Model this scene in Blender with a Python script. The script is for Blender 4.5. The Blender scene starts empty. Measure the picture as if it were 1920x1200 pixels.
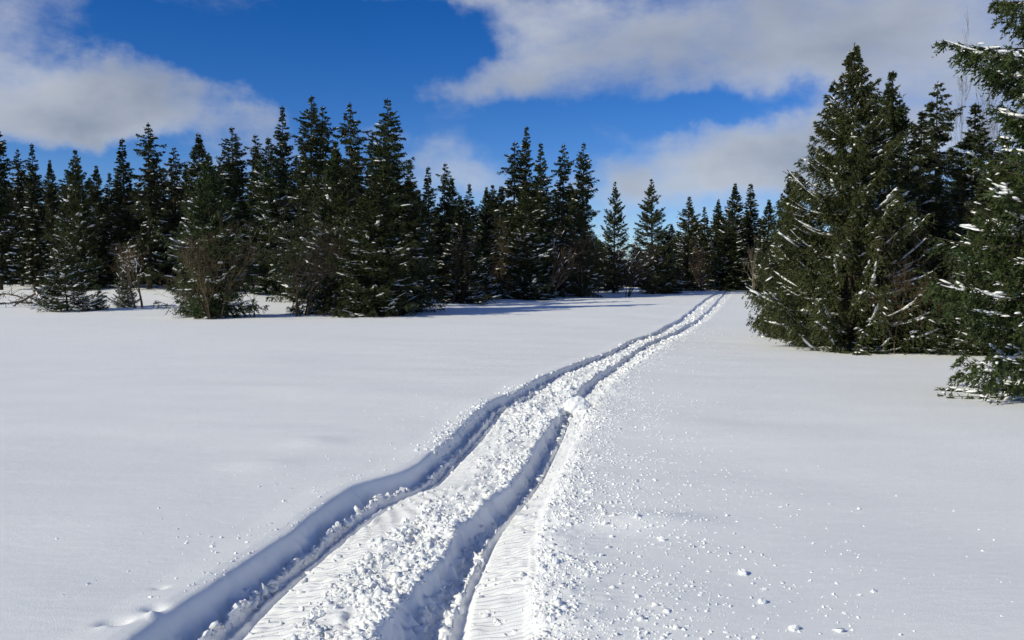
import bpy, math
import numpy as np
from math import radians, sin, cos, pi

# ------------------------------------------------------------------ camera
SC = bpy.context.scene
COL = SC.collection
W0, H0, FPX = 1920.0, 1200.0, 1700.0        # photograph size and focal length in its pixels
CAM_Z = 1.8
PITCH = math.atan(80.0 / FPX)               # looks slightly down
cam_d = bpy.data.cameras.new('camera'); cam = bpy.data.objects.new('camera', cam_d); COL.objects.link(cam)
cam_d.sensor_width = 36.0; cam_d.lens = 36.0 * FPX / W0
cam_d.clip_start = 0.05; cam_d.clip_end = 5000
cam.location = (0, 0, CAM_Z); cam.rotation_euler = (pi / 2 - PITCH, 0, 0)
SC.camera = cam

# ------------------------------------------------------------------ sun, sky, exposure
SUN_EL = radians(30.0)
SUN_AZ = math.atan2(-0.87, -0.49)          # azimuth of the sun measured from +Y towards +X: left, a little behind
sd = bpy.data.lights.new('sun', 'SUN'); sun = bpy.data.objects.new('sun', sd); COL.objects.link(sun)
sd.energy = 3.4; sd.angle = radians(0.53); sd.color = (1.0, 0.95, 0.74)
sun.rotation_euler = (pi / 2 - SUN_EL, 0, pi - SUN_AZ)
SC.view_settings.view_transform = 'Standard'; SC.view_settings.look = 'None'
SC.view_settings.exposure = 0.06; SC.view_settings.gamma = 1.0; SC.view_settings.use_curve_mapping = False
SC.cycles.use_denoising = True
SC.cycles.use_adaptive_sampling = True; SC.cycles.adaptive_threshold = 0.025
SC.cycles.max_bounces = 6; SC.cycles.diffuse_bounces = 5; SC.cycles.glossy_bounces = 2
SC.cycles.transmission_bounces = 2; SC.cycles.sample_clamp_indirect = 6


def pix_dir(px, py):
    a = (px - W0 / 2) / FPX; b = (H0 / 2 - py) / FPX
    return np.array([a, cos(PITCH) + b * sin(PITCH), -sin(PITCH) + b * cos(PITCH)])


def build_world():
    w = bpy.data.worlds.new('World'); SC.world = w; w.use_nodes = True
    w.cycles.sampling_method = 'NONE'           # smooth sky: found by bounced rays alone, much faster
    nt = w.node_tree; N = nt.nodes; Lk = nt.links; N.clear()
    out = N.new('ShaderNodeOutputWorld'); bg = N.new('ShaderNodeBackground'); bg.inputs['Strength'].default_value = 0.1
    Lk.new(bg.outputs[0], out.inputs[0])
    sky = N.new('ShaderNodeTexSky'); sky.sky_type = 'NISHITA'; sky.sun_disc = False
    sky.sun_elevation = SUN_EL; sky.sun_rotation = SUN_AZ
    sky.altitude = 1200; sky.air_density = 0.75; sky.dust_density = 0.15; sky.ozone_density = 2.2
    hs = N.new('ShaderNodeHueSaturation'); hs.inputs['Saturation'].default_value = 1.4; hs.inputs['Value'].default_value = 1.05
    hs.inputs['Hue'].default_value = 0.515
    Lk.new(sky.outputs[0], hs.inputs['Color'])

    def math_(op, a, b=None, c=None):
        n = N.new('ShaderNodeMath'); n.operation = op
        for i, v in enumerate((a, b, c)):
            if v is None: continue
            if isinstance(v, (int, float)): n.inputs[i].default_value = v
            else: Lk.new(v, n.inputs[i])
        return n.outputs[0]
    tc = N.new('ShaderNodeTexCoord'); sp = N.new('ShaderNodeSeparateXYZ'); Lk.new(tc.outputs['Generated'], sp.inputs[0])
    az = math_('ARCTAN2', sp.outputs[0], sp.outputs[1])
    el = math_('ARCSINE', sp.outputs[2])
    cb = N.new('ShaderNodeCombineXYZ'); Lk.new(az, cb.inputs[0]); Lk.new(el, cb.inputs[1])
    # wind-drawn warp of the sky coordinates
    nz = N.new('ShaderNodeTexNoise'); nz.inputs['Scale'].default_value = 9.0; nz.inputs['Detail'].default_value = 6
    nz.inputs['Roughness'].default_value = 0.55
    Lk.new(tc.outputs['Generated'], nz.inputs['Vector'])
    vs = N.new('ShaderNodeVectorMath'); vs.operation = 'SUBTRACT'; vs.inputs[1].default_value = (0.5, 0.5, 0.5)
    Lk.new(nz.outputs['Color'], vs.inputs[0])
    vm = N.new('ShaderNodeVectorMath'); vm.operation = 'MULTIPLY_ADD'; vm.inputs[1].default_value = (0.19, 0.11, 0)
    Lk.new(vs.outputs[0], vm.inputs[0]); Lk.new(cb.outputs[0], vm.inputs[2])
    uv = vm.outputs[0]
    blobs = [  # px, py, rx, ry, weight: the cloud banks of the day, then the clear lanes between them
        (-40, 150, 190, 120, .95), (120, 170, 170, 85, .95), (260, 195, 150, 70, .9), (380, 185, 110, 50, .8), (190, 225, 330, 40, .6),
        (440, 240, 110, 28, .55), (50, 15, 110, 38, .55),
        (900, 5, 240, 42, 1.0), (1120, 60, 200, 75, .8), (945, 160, 130, 42, .85), (990, 110, 80, 55, .6), (790, 140, 130, 20, .8), (790, 0, 150, 24, .9), (860, 165, 70, 18, .6),
        (1080, 120, 130, 70, .55), (1300, 80, 190, 85, .8), (1500, 70, 210, 100, .9), (1700, 70, 210, 150, .95), (1900, 90, 220, 170, .9),
        (1300, 310, 150, 70, 1.2), (1430, 275, 130, 75, 1.3), (1180, 350, 90, 50, 1.1), (1560, 290, 160, 80, 1.2), (1700, 300, 200, 80, .7),
        (820, 300, 95, 55, .75), (900, 350, 90, 30, .5), (430, 275, 120, 30, .35),
        (560, 80, 300, 110, -.7), (620, 230, 260, 90, -.35), (1010, 270, 150, 90, -.3), (150, 300, 260, 50, -.3), (820, 110, 100, 60, -.5), (140, 300, 200, 40, -.5), (650, 200, 200, 70, -.6),
        (1060, 245, 150, 55, -.8), (1300, 195, 170, 36, -.75), (1520, 175, 90, 40, -.6), (260, 60, 180, 50, -.6), (450, 130, 120, 50, -.4),
    ]
    acc = 0.3                                   # broken cloud all round
    for (px, py, rx, ry, wt) in blobs:
        d = pix_dir(px, py); d = d / np.linalg.norm(d)
        a, e = math.atan2(d[0], d[1]), math.asin(d[2])
        sx, sy = FPX / rx, FPX / ry
        m = N.new('ShaderNodeVectorMath'); m.operation = 'MULTIPLY_ADD'
        m.inputs[1].default_value = (sx, sy, 0); m.inputs[2].default_value = (-a * sx, -e * sy, 0)
        Lk.new(uv, m.inputs[0])
        ln = N.new('ShaderNodeVectorMath'); ln.operation = 'LENGTH'; Lk.new(m.outputs[0], ln.inputs[0])
        mr = N.new('ShaderNodeMapRange'); mr.interpolation_type = 'SMOOTHSTEP'
        mr.inputs[1].default_value = 1.35; mr.inputs[2].default_value = 0.1; mr.inputs[3].default_value = 0; mr.inputs[4].default_value = 1
        Lk.new(ln.outputs['Value'], mr.inputs[0])
        acc = math_('MULTIPLY_ADD', mr.outputs[0], wt * .8 if wt > 0 else wt - .2, acc)
    n2 = N.new('ShaderNodeTexNoise'); n2.inputs['Scale'].default_value = 6.5; n2.inputs['Detail'].default_value = 8; n2.inputs['Roughness'].default_value = 0.64
    mp = N.new('ShaderNodeMapping'); mp.inputs['Scale'].default_value = (1, 1, 2.1); mp.inputs['Location'].default_value = (3.1, 0.4, 1.7)
    Lk.new(tc.outputs['Generated'], mp.inputs[0]); Lk.new(mp.outputs[0], n2.inputs['Vector'])
    dens = math_('MULTIPLY_ADD', n2.outputs['Fac'], 2.6, math_('ADD', acc, -1.3))
    cov = N.new('ShaderNodeMapRange'); cov.interpolation_type = 'SMOOTHSTEP'
    cov.inputs[1].default_value = -0.08; cov.inputs[2].default_value = 1.85; cov.inputs[3].default_value = 0; cov.inputs[4].default_value = 0.92
    Lk.new(dens, cov.inputs[0])
    n3 = N.new('ShaderNodeTexNoise'); n3.inputs['Scale'].default_value = 5.0; n3.inputs['Detail'].default_value = 7
    Lk.new(mp.outputs[0], n3.inputs['Vector'])
    sh = math_('MULTIPLY_ADD', n3.outputs['Fac'], 0.9, math_('MULTIPLY', dens, -0.16))
    cr = N.new('ShaderNodeMapRange'); cr.inputs[1].default_value = -0.02; cr.inputs[2].default_value = 0.5; Lk.new(sh, cr.inputs[0])
    cm = N.new('ShaderNodeMix'); cm.data_type = 'RGBA'; Lk.new(cr.outputs[0], cm.inputs[0])
    cm.inputs[6].default_value = (2.5, 2.95, 3.8, 1); cm.inputs[7].default_value = (5.9, 6.2, 6.6, 1)
    mx = N.new('ShaderNodeMix'); mx.data_type = 'RGBA'; Lk.new(cov.outputs[0], mx.inputs[0])
    Lk.new(hs.outputs[0], mx.inputs[6]); Lk.new(cm.outputs[2], mx.inputs[7])
    Lk.new(mx.outputs[2], bg.inputs['Color'])


build_world()

# ------------------------------------------------------------------ helpers
def hash2(ix, iy, seed):
    h = (ix.astype(np.int64) * 374761393 + iy.astype(np.int64) * 668265263 + seed * 1442695041) & 0xFFFFFFFF
    h = ((h ^ (h >> 13)) * 1274126177) & 0xFFFFFFFF
    h = ((h ^ (h >> 16)) * 2246822519) & 0xFFFFFFFF
    return ((h ^ (h >> 15)) & 0xFFFFFF) / float(0xFFFFFF)


def vnoise(x, y, seed=0):
    xi = np.floor(x); yi = np.floor(y); fx = x - xi; fy = y - yi
    fx = fx * fx * (3 - 2 * fx); fy = fy * fy * (3 - 2 * fy)
    a = hash2(xi, yi, seed); b = hash2(xi + 1, yi, seed); c = hash2(xi, yi + 1, seed); d = hash2(xi + 1, yi + 1, seed)
    return (a + (b - a) * fx) * (1 - fy) + (c + (d - c) * fx) * fy - 0.5


def fbm(x, y, seed=0, oc=4):
    s = 0; a = 1.0
    for k in range(oc):
        s = s + a * vnoise(x, y, seed + k * 17); x = x * 2.03 + 5.3; y = y * 2.03 + 1.7; a *= 0.5
    return s


def sstep(a, b, x):
    t = np.clip((x - a) / (b - a), 0, 1); return t * t * (3 - 2 * t)


def mesh_obj(name, V, F, mat, parent=None, smooth=False):
    """V (n,3); F (m,k) array of equal-sided faces, or a list of such arrays"""
    V = np.ascontiguousarray(V, dtype=np.float32)
    Fs = F if isinstance(F, list) else [F]
    me = bpy.data.meshes.new(name)
    me.vertices.add(len(V)); me.vertices.foreach_set('co', V.ravel())
    loops = np.concatenate([f.ravel() for f in Fs]).astype(np.int32)
    tot = np.concatenate([np.full(len(f), f.shape[1], dtype=np.int32) for f in Fs])
    st = np.zeros(len(tot), dtype=np.int32); st[1:] = np.cumsum(tot)[:-1]
    me.loops.add(len(loops)); me.loops.foreach_set('vertex_index', loops)
    me.polygons.add(len(tot)); me.polygons.foreach_set('loop_start', st)
    me.polygons.foreach_set('use_smooth', np.full(len(tot), smooth, dtype=bool))
    me.update(calc_edges=True)
    me.materials.append(mat)
    o = bpy.data.objects.new(name, me); COL.objects.link(o)
    if parent is not None: o.parent = parent
    return o


def tag(o, label=None, cat=None, group=None, kind=None):
    if label: o['label'] = label
    if cat: o['category'] = cat
    if group: o['group'] = group
    if kind: o['kind'] = kind
    return o


def empty(name, loc=(0, 0, 0)):
    o = bpy.data.objects.new(name, None); COL.objects.link(o); o.location = loc; o.empty_display_size = 0.3
    return o


def unit(v):
    return v / np.maximum(np.linalg.norm(v, axis=-1, keepdims=True), 1e-9)


def tubes(P0, P1, R0, R1, sides=4):
    """separate tapered tubes, one per segment"""
    n = len(P0); D = unit(P1 - P0)
    ref = np.where(np.abs(D[:, 2:3]) < 0.9, np.array([[0, 0, 1.0]]), np.array([[1.0, 0, 0]]))
    U = unit(np.cross(D, ref)); Vv = np.cross(D, U)
    ang = np.arange(sides) * 2 * pi / sides
    ring = np.cos(ang)[None, :, None] * U[:, None, :] + np.sin(ang)[None, :, None] * Vv[:, None, :]
    A = P0[:, None, :] + ring * R0[:, None, None]; B = P1[:, None, :] + ring * R1[:, None, None]
    V = np.concatenate([A, B], axis=1).reshape(-1, 3)
    base = np.arange(n)[:, None, None] * (2 * sides)
    k = np.arange(sides); k2 = (k + 1) % sides
    f = np.stack([k, k2, k2 + sides, k + sides], axis=1)[None]
    return V, (base + f).reshape(-1, 4)


def merge(parts):
    V = []; F = []; o = 0
    for v, f in parts:
        V.append(v); F.append(f + o); o += len(v)
    by = {}
    for f in F: by.setdefault(f.shape[1], []).append(f)
    return np.concatenate(V), [np.concatenate(x) for x in by.values()]


def blade_tris(P, D, bl, bw, rng):
    Wd = unit(np.cross(D, rng.normal(size=P.shape)))
    bl = np.asarray(bl)[:, None]; bw = np.asarray(bw)[:, None]
    V = np.stack([P - Wd * bw / 2, P + Wd * bw / 2, P + D * bl], axis=1).reshape(-1, 3)
    return V, np.arange(len(V)).reshape(-1, 3)


# ------------------------------------------------------------------ materials
def new_mat(name):
    m = bpy.data.materials.new(name); m.use_nodes = True
    nt = m.node_tree; return m, nt, nt.nodes['Principled BSDF']


def snow_mat(name, grain, bump, coarse, b2s=0.8):
    m, nt, b = new_mat(name); N = nt.nodes; L = nt.links
    b.inputs['Roughness'].default_value = 0.75; b.inputs['Specular IOR Level'].default_value = 0.25
    tc = N.new('ShaderNodeTexCoord')
    nz = N.new('ShaderNodeTexNoise'); nz.inputs['Scale'].default_value = 1.3; nz.inputs['Detail'].default_value = 4
    L.new(tc.outputs['Object'], nz.inputs['Vector'])
    rp = N.new('ShaderNodeValToRGB'); rp.color_ramp.elements[0].position = 0.3; rp.color_ramp.elements[1].position = 0.7
    rp.color_ramp.elements[0].color = (0.915, 0.92, 0.915, 1); rp.color_ramp.elements[1].color = (0.94, 0.945, 0.94, 1)
    L.new(nz.outputs['Fac'], rp.inputs[0]); L.new(rp.outputs[0], b.inputs['Base Color'])
    g = N.new('ShaderNodeTexNoise'); g.inputs['Scale'].default_value = grain; g.inputs['Detail'].default_value = 3; g.inputs['Roughness'].default_value = 0.7
    L.new(tc.outputs['Object'], g.inputs['Vector'])
    c = N.new('ShaderNodeTexNoise'); c.inputs['Scale'].default_value = coarse; c.inputs['Detail'].default_value = 3
    mp = N.new('ShaderNodeMapping'); mp.inputs['Scale'].default_value = (1, 1.8, 1)
    L.new(tc.outputs['Object'], mp.inputs[0]); L.new(mp.outputs[0], c.inputs['Vector'])
    b1 = N.new('ShaderNodeBump'); b1.inputs['Strength'].default_value = bump; b1.inputs['Distance'].default_value = 0.008
    b2 = N.new('ShaderNodeBump'); b2.inputs['Strength'].default_value = bump * b2s; b2.inputs['Distance'].default_value = 0.03
    L.new(c.outputs['Fac'], b2.inputs['Height']); L.new(g.outputs['Fac'], b1.inputs['Height'])
    L.new(b2.outputs[0], b1.inputs['Normal']); L.new(b1.outputs[0], b.inputs['Normal'])
    return m


def needle_mat(name, c0, c1):
    m, nt, b = new_mat(name); N = nt.nodes; L = nt.links
    b.inputs['Roughness'].default_value = 0.6; b.inputs['Specular IOR Level'].default_value = 0.25
    oi = N.new('ShaderNodeObjectInfo'); tc = N.new('ShaderNodeTexCoord')
    nz = N.new('ShaderNodeTexNoise'); nz.inputs['Scale'].default_value = 1.6; nz.inputs['Detail'].default_value = 5; nz.inputs['Roughness'].default_value = 0.7
    L.new(tc.outputs['Object'], nz.inputs['Vector'])
    mr = N.new('ShaderNodeMapRange'); mr.inputs[1].default_value = 0.32; mr.inputs[2].default_value = 0.68; L.new(nz.outputs['Fac'], mr.inputs[0])
    mx = N.new('ShaderNodeMix'); mx.data_type = 'RGBA'; mx.inputs[6].default_value = c0 + (1,); mx.inputs[7].default_value = c1 + (1,)
    L.new(mr.outputs[0], mx.inputs[0])
    hs = N.new('ShaderNodeHueSaturation')
    h = N.new('ShaderNodeMapRange'); h.inputs[3].default_value = 0.475; h.inputs[4].default_value = 0.525; L.new(oi.outputs['Random'], h.inputs[0]); L.new(h.outputs[0], hs.inputs['Hue'])
    v = N.new('ShaderNodeMapRange'); v.inputs[3].default_value = 0.7; v.inputs[4].default_value = 1.25
    wn = N.new('ShaderNodeTexWhiteNoise'); wn.noise_dimensions = '1D'; L.new(oi.outputs['Random'], wn.inputs['W']); L.new(wn.outputs['Value'], v.inputs[0]); L.new(v.outputs[0], hs.inputs['Value'])
    L.new(mx.outputs[2], hs.inputs['Color']); L.new(hs.outputs[0], b.inputs['Base Color'])
    return m


def bark_mat(name, c0, c1, scale=14):
    m, nt, b = new_mat(name); N = nt.nodes; L = nt.links
    b.inputs['Roughness'].default_value = 0.85; b.inputs['Specular IOR Level'].default_value = 0.2
    tc = N.new('ShaderNodeTexCoord'); mp = N.new('ShaderNodeMapping'); mp.inputs['Scale'].default_value = (1, 1, 0.35)
    L.new(tc.outputs['Object'], mp.inputs[0])
    nz = N.new('ShaderNodeTexNoise'); nz.inputs['Scale'].default_value = scale; nz.inputs['Detail'].default_value = 5; L.new(mp.outputs[0], nz.inputs['Vector'])
    mx = N.new('ShaderNodeMix'); mx.data_type = 'RGBA'; mx.inputs[6].default_value = c0 + (1,); mx.inputs[7].default_value = c1 + (1,)
    mr = N.new('ShaderNodeMapRange'); mr.inputs[1].default_value = 0.35; mr.inputs[2].default_value = 0.65
    L.new(nz.outputs['Fac'], mr.inputs[0]); L.new(mr.outputs[0], mx.inputs[0]); L.new(mx.outputs[2], b.inputs['Base Color'])
    bp = N.new('ShaderNodeBump'); bp.inputs['Strength'].default_value = 0.6; bp.inputs['Distance'].default_value = 0.02
    L.new(nz.outputs['Fac'], bp.inputs['Height']); L.new(bp.outputs[0], b.inputs['Normal'])
    return m


M_SNOW = snow_mat('field_snow', 120, 0.45, 7, 0.3)
M_CRUMB = snow_mat('crumb_snow', 90, 0.4, 25)
M_TSNOW = snow_mat('branch_snow', 60, 0.4, 16)
M_NEEDLE = needle_mat('spruce_needles', (0.028, 0.040, 0.014), (0.062, 0.073, 0.024))
M_NEEDLE_GREEN = needle_mat('spruce_needles_green', (0.022, 0.038, 0.010), (0.052, 0.072, 0.019))
M_NEEDLE_OLIVE = needle_mat('spruce_needles_olive', (0.028, 0.040, 0.013), (0.060, 0.074, 0.022))
M_BARK = bark_mat('spruce_bark', (0.035, 0.027, 0.02), (0.10, 0.08, 0.06))
M_TWIG = bark_mat('brown_twig_bark', (0.085, 0.06, 0.036), (0.18, 0.13, 0.08))
M_TWIG_DARK = bark_mat('dark_twig_bark', (0.03, 0.024, 0.018), (0.075, 0.058, 0.043))
M_TWIG_RED = bark_mat('reddish_twig_bark', (0.07, 0.045, 0.03), (0.13, 0.085, 0.055))
M_TWIG_PALE = bark_mat('pale_twig_bark', (0.12, 0.095, 0.065), (0.26, 0.21, 0.15))

# ------------------------------------------------------------------ terrain
def base_h(x, y):
    x = np.asarray(x, float); y = np.asarray(y, float)
    h = 0.9 * sstep(25, 95, y) - 1.6 * sstep(95, 200, y)
    h = h + 0.75 * sstep(-9, -16, x) * sstep(43, 60, y)          # bank under the left wood
    far = sstep(30, 60, y)
    h = h + (0.075 + 0.03 * far) * fbm(x / 5.0 + 3, y / 3.6, 3, 3) + 0.012 * fbm(x / 1.3, y / 0.7, 8, 3) * (1 - 0.6 * far)
    h = h + 0.16 * fbm(x / 2.2, y / 2.2, 21, 3) * sstep(43, 52, y) * sstep(2.5, -4, x - (y - 43) * 0.35)
    h = h + 0.35 * fbm(x / 30.0, y / 30.0, 5, 2) * sstep(60, 140, np.hypot(x, y))
    for (gx, gy, sx, sy, a) in MOUNDS:
        h = h + a * np.exp(-((x - gx) / sx) ** 2 - ((y - gy) / sy) ** 2)
    return h


MOUNDS = []


def pix_ground(px, py, dz=0.0):
    d = pix_dir(px, py); t = (CAM_Z - dz) / max(-d[2], 1e-4)
    t = min(t, 95 / d[1])
    if d[1] * t < 24 and abs(d[0] * t) < 9: return d[0] * t, d[1] * t
    ts = np.linspace(0.3, 1.15, 1500) * t
    z = CAM_Z + ts * d[2]; hh = base_h(ts * d[0], ts * d[1]) + dz
    k = int(np.argmax(z < hh)) if (z < hh).any() else len(ts) - 1
    return ts[k] * d[0], ts[k] * d[1]


def at(px, Y):
    """x, y, ground z of the spot at depth Y seen at column px"""
    X = (px - W0 / 2) / FPX * Y * 1.003
    return X, Y, float(base_h(X, Y))


for (mx_, my_, sx, sy, a) in ((590, 828, .28, .3, .03), (500, 872, .33, .3, .026), (1210, 975, .42, .22, .05), (1230, 1150, .6, .4, .02),
                              (205, 1172, .05, .06, -.035), (232, 1168, .045, .05, -.03), (290, 1142, .05, .05, -.035), (285, 1158, .03, .04, .025),
                              (300, 1100, .035, .03, -.02), (198, 1180, .04, .04, .02), (340, 596, .9, .5, .12), (1450, 556, 2.0, 2.0, .22)):
    gx, gy = pix_ground(mx_, my_); MOUNDS.append((gx, gy, sx, sy, a))

# the snowmobile track: lip, trench and belt edges traced on the ground
TR = {
    'A': (-0.02, [(252, 1200), (317, 1152), (454, 1058), (564, 982), (640, 925), (686, 902), (752, 890), (798, 860), (844, 825), (873, 792), (898, 769),
                  (948, 746), (1000, 718), (1036, 700), (1075, 684), (1104, 671), (1146, 658), (1187, 637), (1234, 621), (1273, 600), (1300, 578), (1325, 559), (1347, 546)]),
    'B': (-0.15, [(448, 1200), (521, 1117), (594, 1050), (681, 982), (765, 929), (807, 917), (861, 871), (923, 804), (948, 773), (992, 758), (1040, 717),
                  (1062, 703), (1092, 688), (1118, 675), (1158, 661), (1198, 641), (1244, 624), (1281, 602), (1307, 580), (1331, 560), (1351, 547)]),
    'C': (-0.06, [(723, 1200), (777, 1117), (819, 1067), (865, 992), (915, 946), (957, 917), (994, 867), (1015, 825), (1036, 800), (1062, 766), (1092, 735),
                  (1115, 713), (1148, 692), (1190, 660), (1226, 641), (1263, 627), (1294, 610), (1312, 598), (1339, 572), (1353, 556), (1359, 547)]),
    'D': (-0.15, [(872, 1200), (886, 1117), (932, 1008), (986, 946), (1015, 908), (1036, 867), (1057, 825), (1069, 800), (1090, 766), (1112, 735),
                  (1134, 713), (1165, 693), (1205, 662), (1240, 643), (1274, 629), (1302, 612), (1319, 600), (1345, 574), (1357, 557), (1363, 547)]),
    'E': (-0.05, [(994, 1200), (994, 1117), (1002, 1012), (1015, 958), (1040, 908), (1065, 858), (1090, 804), (1104, 779), (1134, 738), (1170, 703),
                  (1195, 685), (1224, 664), (1248, 648), (1290, 626), (1325, 602), (1350, 576), (1366, 558), (1374, 547)]),
}
YT = np.concatenate([np.arange(-70, 4, 0.5), np.arange(4, 130, 0.05)])
XT = {}
for k, (dz, pts) in TR.items():
    g = sorted((pix_ground(px, py, dz) for px, py in pts), key=lambda q: q[1])
    gy = np.array([q[1] for q in g]); gx = np.array([q[0] for q in g])
    x = np.interp(YT, gy, gx)
    far = YT > gy[-1]; sl = 0.27
    x[far] = gx[-1] + (YT[far] - gy[-1]) * sl
    near = YT < gy[0]
    x[near] = gx[0] + (YT[near] - gy[0]) * 0.03
    xs = x.copy()
    i0 = np.searchsorted(YT, 4.0)
    for i in range(i0, len(YT)):                                   # smooth the traced line
        wdt = max(2, int(0.035 * YT[i] / 0.05)); lo = max(i0 - 4, i - wdt); hi = min(len(YT), i + wdt + 1)
        xs[i] = x[lo:hi].mean()
    XT[k] = xs
for a, b, mn in (('A', 'B', .14), ('B', 'C', .3), ('C', 'D', .12), ('D', 'E', .16)):
    XT[b] = np.maximum(XT[b], XT[a] + mn)
ST = np.concatenate([[0], np.cumsum(np.hypot(np.diff(YT), np.diff((XT['A'] + XT['E']) / 2)))])
def heading(k):
    g = np.gradient(XT[k], YT); w = np.ones(25) / 25
    g = np.convolve(np.pad(g, 12, mode='edge'), w, mode='valid'); return g / np.sqrt(1 + g ** 2)


HDB, HDE = heading('B'), heading('E')


def track_h(x, y, detail=True):
    """depth of the pressed track at x, y (arrays)"""
    A, B, C, D, E = (np.interp(y, YT, XT[k]) for k in 'ABCDE')
    wob = 0.026 * fbm(y / 0.4, y * 0 + 1.3, 31, 4)
    A = A + wob; C = C + 0.045 * fbm(y / 0.3, y * 0 + 7.3, 33, 4); E = E + 0.05 * fbm(y / .3, y * 0 + 3.1, 35, 3)
    qa = (x - A) / (B - A); qb = (x - B) / (C - B); qc = (x - C) / (D - C); qd = (x - D) / (E - D); de = x - E
    pa = np.interp(qa, [0, .08, .2, .34, .42, .5, .56, .64, .72, .8, .9, 1], [0, -.035, -.14, -.215, -.225, -.135, -.2, -.235, -.185, -.24, -.23, -.165])
    pb = np.interp(qb, [0, .05, .42, .5, .7, .9, .97, 1], [-.165, -.15, -.085, -.075, -.06, -.035, -.025, -.035])
    pc = np.interp(qc, [0, .12, .35, .55, .68, .76, .84, .92, 1], [-.045, -.12, -.2, -.22, -.19, -.14, -.185, -.2, -.15])
    pd = np.interp(qd, [0, .1, .9, 1], [-.15, -.135, -.075, -.04])
    pe = np.interp(de, [0, .06, .16, .5], [-.04, -.012, .006, 0])
    pl = np.interp(x - A, [-.35, -.1, -.03, 0], [0, .012, .008, 0])
    h = np.where(qa < 0, pl, np.where(qb < 0, pa, np.where(qc < 0, pb, np.where(qd < 0, pc, np.where(de < 0, pd, pe)))))
    amp = np.interp(y, [0, 8, 13, 18, 26, 60, 100, 120], [1.0, 1.0, .95, .8, .6, .42, .35, 0])
    h = h * amp
    if detail:
        ph = np.interp(y, YT, ST) + np.where(qc < 0.5, (x - B) * np.interp(y, YT, HDB), (x - E) * np.interp(y, YT, HDE))
        belt1 = sstep(0.0, .06, qb) * sstep(.62, .4, qb); belt2 = sstep(.0, .08, qd) * sstep(1.0, .93, qd)
        ph = ph + 0.002 * fbm(x / .2, y / .2, 41, 2)
        lug = np.abs(np.mod(ph / 0.066, 1.0) - 0.5) * 2
        lug = sstep(0.28, 0.42, lug) * (0.85 + 0.6 * vnoise(x / .06, y / .06, 43))
        lugf = sstep(24, 12, y) * np.clip(0.75 + 1.1 * vnoise(x / .3, y / .7, 44), 0.2, 1)
        h = h + 0.040 * lug * (belt1 + belt2) * lugf
        inside = sstep(-.02, .1, x - A) * sstep(.35, -.02, de)
        rub = np.maximum(sstep(.36, .6, qb) * sstep(.3, -.2, qc), 0)
        midz = sstep(10, 13, y) * sstep(30, 24, y)
        rub = np.maximum(rub, midz * inside * .9)
        rub = np.maximum(rub, sstep(-.02, .03, de) * np.exp(-np.maximum(de, 0) / .35) * .55)
        bump = np.abs(fbm(x / .085, y / .085, 51, 3)) * .07 + fbm(x / .22, y / .22, 53, 2) * .05
        h = h + rub * bump * np.interp(y, [0, 10, 30, 60], [1, 1, 1.1, .5])
        shelf = sstep(.4, .47, qa) * sstep(.62, .54, qa) + sstep(.5, .62, qc) * sstep(.8, .7, qc)
        h = h + shelf * (0.07 * np.maximum(fbm(x / .07, y / .07, 57, 3) + .12, 0))
        wa = sstep(.06, .2, qa) * sstep(.5, .3, qa); wc = sstep(-.12, .1, qc) * sstep(.7, .4, qc)
        n1 = fbm(x / .055, y / .06, 61, 3)
        h = h + wa * .05 * fbm(x / .16, y / .11, 69, 2) * sstep(22, 12, y) + (wa * 0.06 + wc * .075) * n1 * sstep(22, 12, y) + wc * .05 * fbm(x / .13, y / .16, 67, 2) * sstep(22, 12, y)
        flo = sstep(.28, .4, qa) * sstep(1.0, .9, qa)
        h = h + flo * .022 * fbm(x / .04, y / .07, 63, 3)
    return h


def ground_h(x, y):
    return base_h(x, y) + track_h(x, y)


def build_field():
    ys = [-70.0]
    while ys[-1] < 2200:
        y = ys[-1]
        if y < 1: dy = max(0.05, -y * 0.06)
        elif y < 3.6: dy = 0.04
        elif y < 100: dy = max(0.0105, 0.0034 * y) if y < 7 else 0.0050 * y * (1 if y < 22 else 1.8)
        else: dy = 0.03 * y
        ys.append(y + dy)
    ys = np.array(ys)
    off = [0.012]
    while off[-1] < 2200: off.append(off[-1] + 0.012 + 0.075 * off[-1] * (1 if off[-1] > .4 else .5))
    off = np.array(off)
    A, B, C, D, E = (np.interp(ys, YT, XT[k])[:, None] for k in 'ABCDE')
    sb = lambda n: (np.arange(n) / n)[None]
    X = np.concatenate([A - off[::-1][None], A + (B - A) * sb(28), B + (C - B) * sb(46), C + (D - C) * sb(28), D + (E - D) * sb(26), E + np.concatenate([[0], off])[None]], axis=1)
    Y = np.repeat(ys[:, None], X.shape[1], axis=1)
    Z = ground_h(X.ravel(), Y.ravel())
    V = np.stack([X.ravel(), Y.ravel(), Z], axis=1)
    n, m = X.shape
    i = np.arange((n - 1) * m).reshape(n - 1, m)[:, :-1].ravel()
    F = np.stack([i, i + 1, i + 1 + m, i + m], axis=1)
    o = mesh_obj('snow_field', V, F, M_SNOW, smooth=True)
    tag(o, 'smooth white snow field with a snowmobile track pressed through it', kind='structure')
    return len(F)


nf = build_field()

# ------------------------------------------------------------------ snow crumbs thrown up by the snowmobiles
def block():
    v = np.array([(x, y, z) for z in (-1, 1) for y in (-1, 1) for x in (-1, 1)], float)
    f = np.array([(0, 2, 3, 1), (4, 5, 7, 6), (0, 1, 5, 4), (2, 6, 7, 3), (0, 4, 6, 2), (1, 3, 7, 5)])
    return v / 1.45, f


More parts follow.
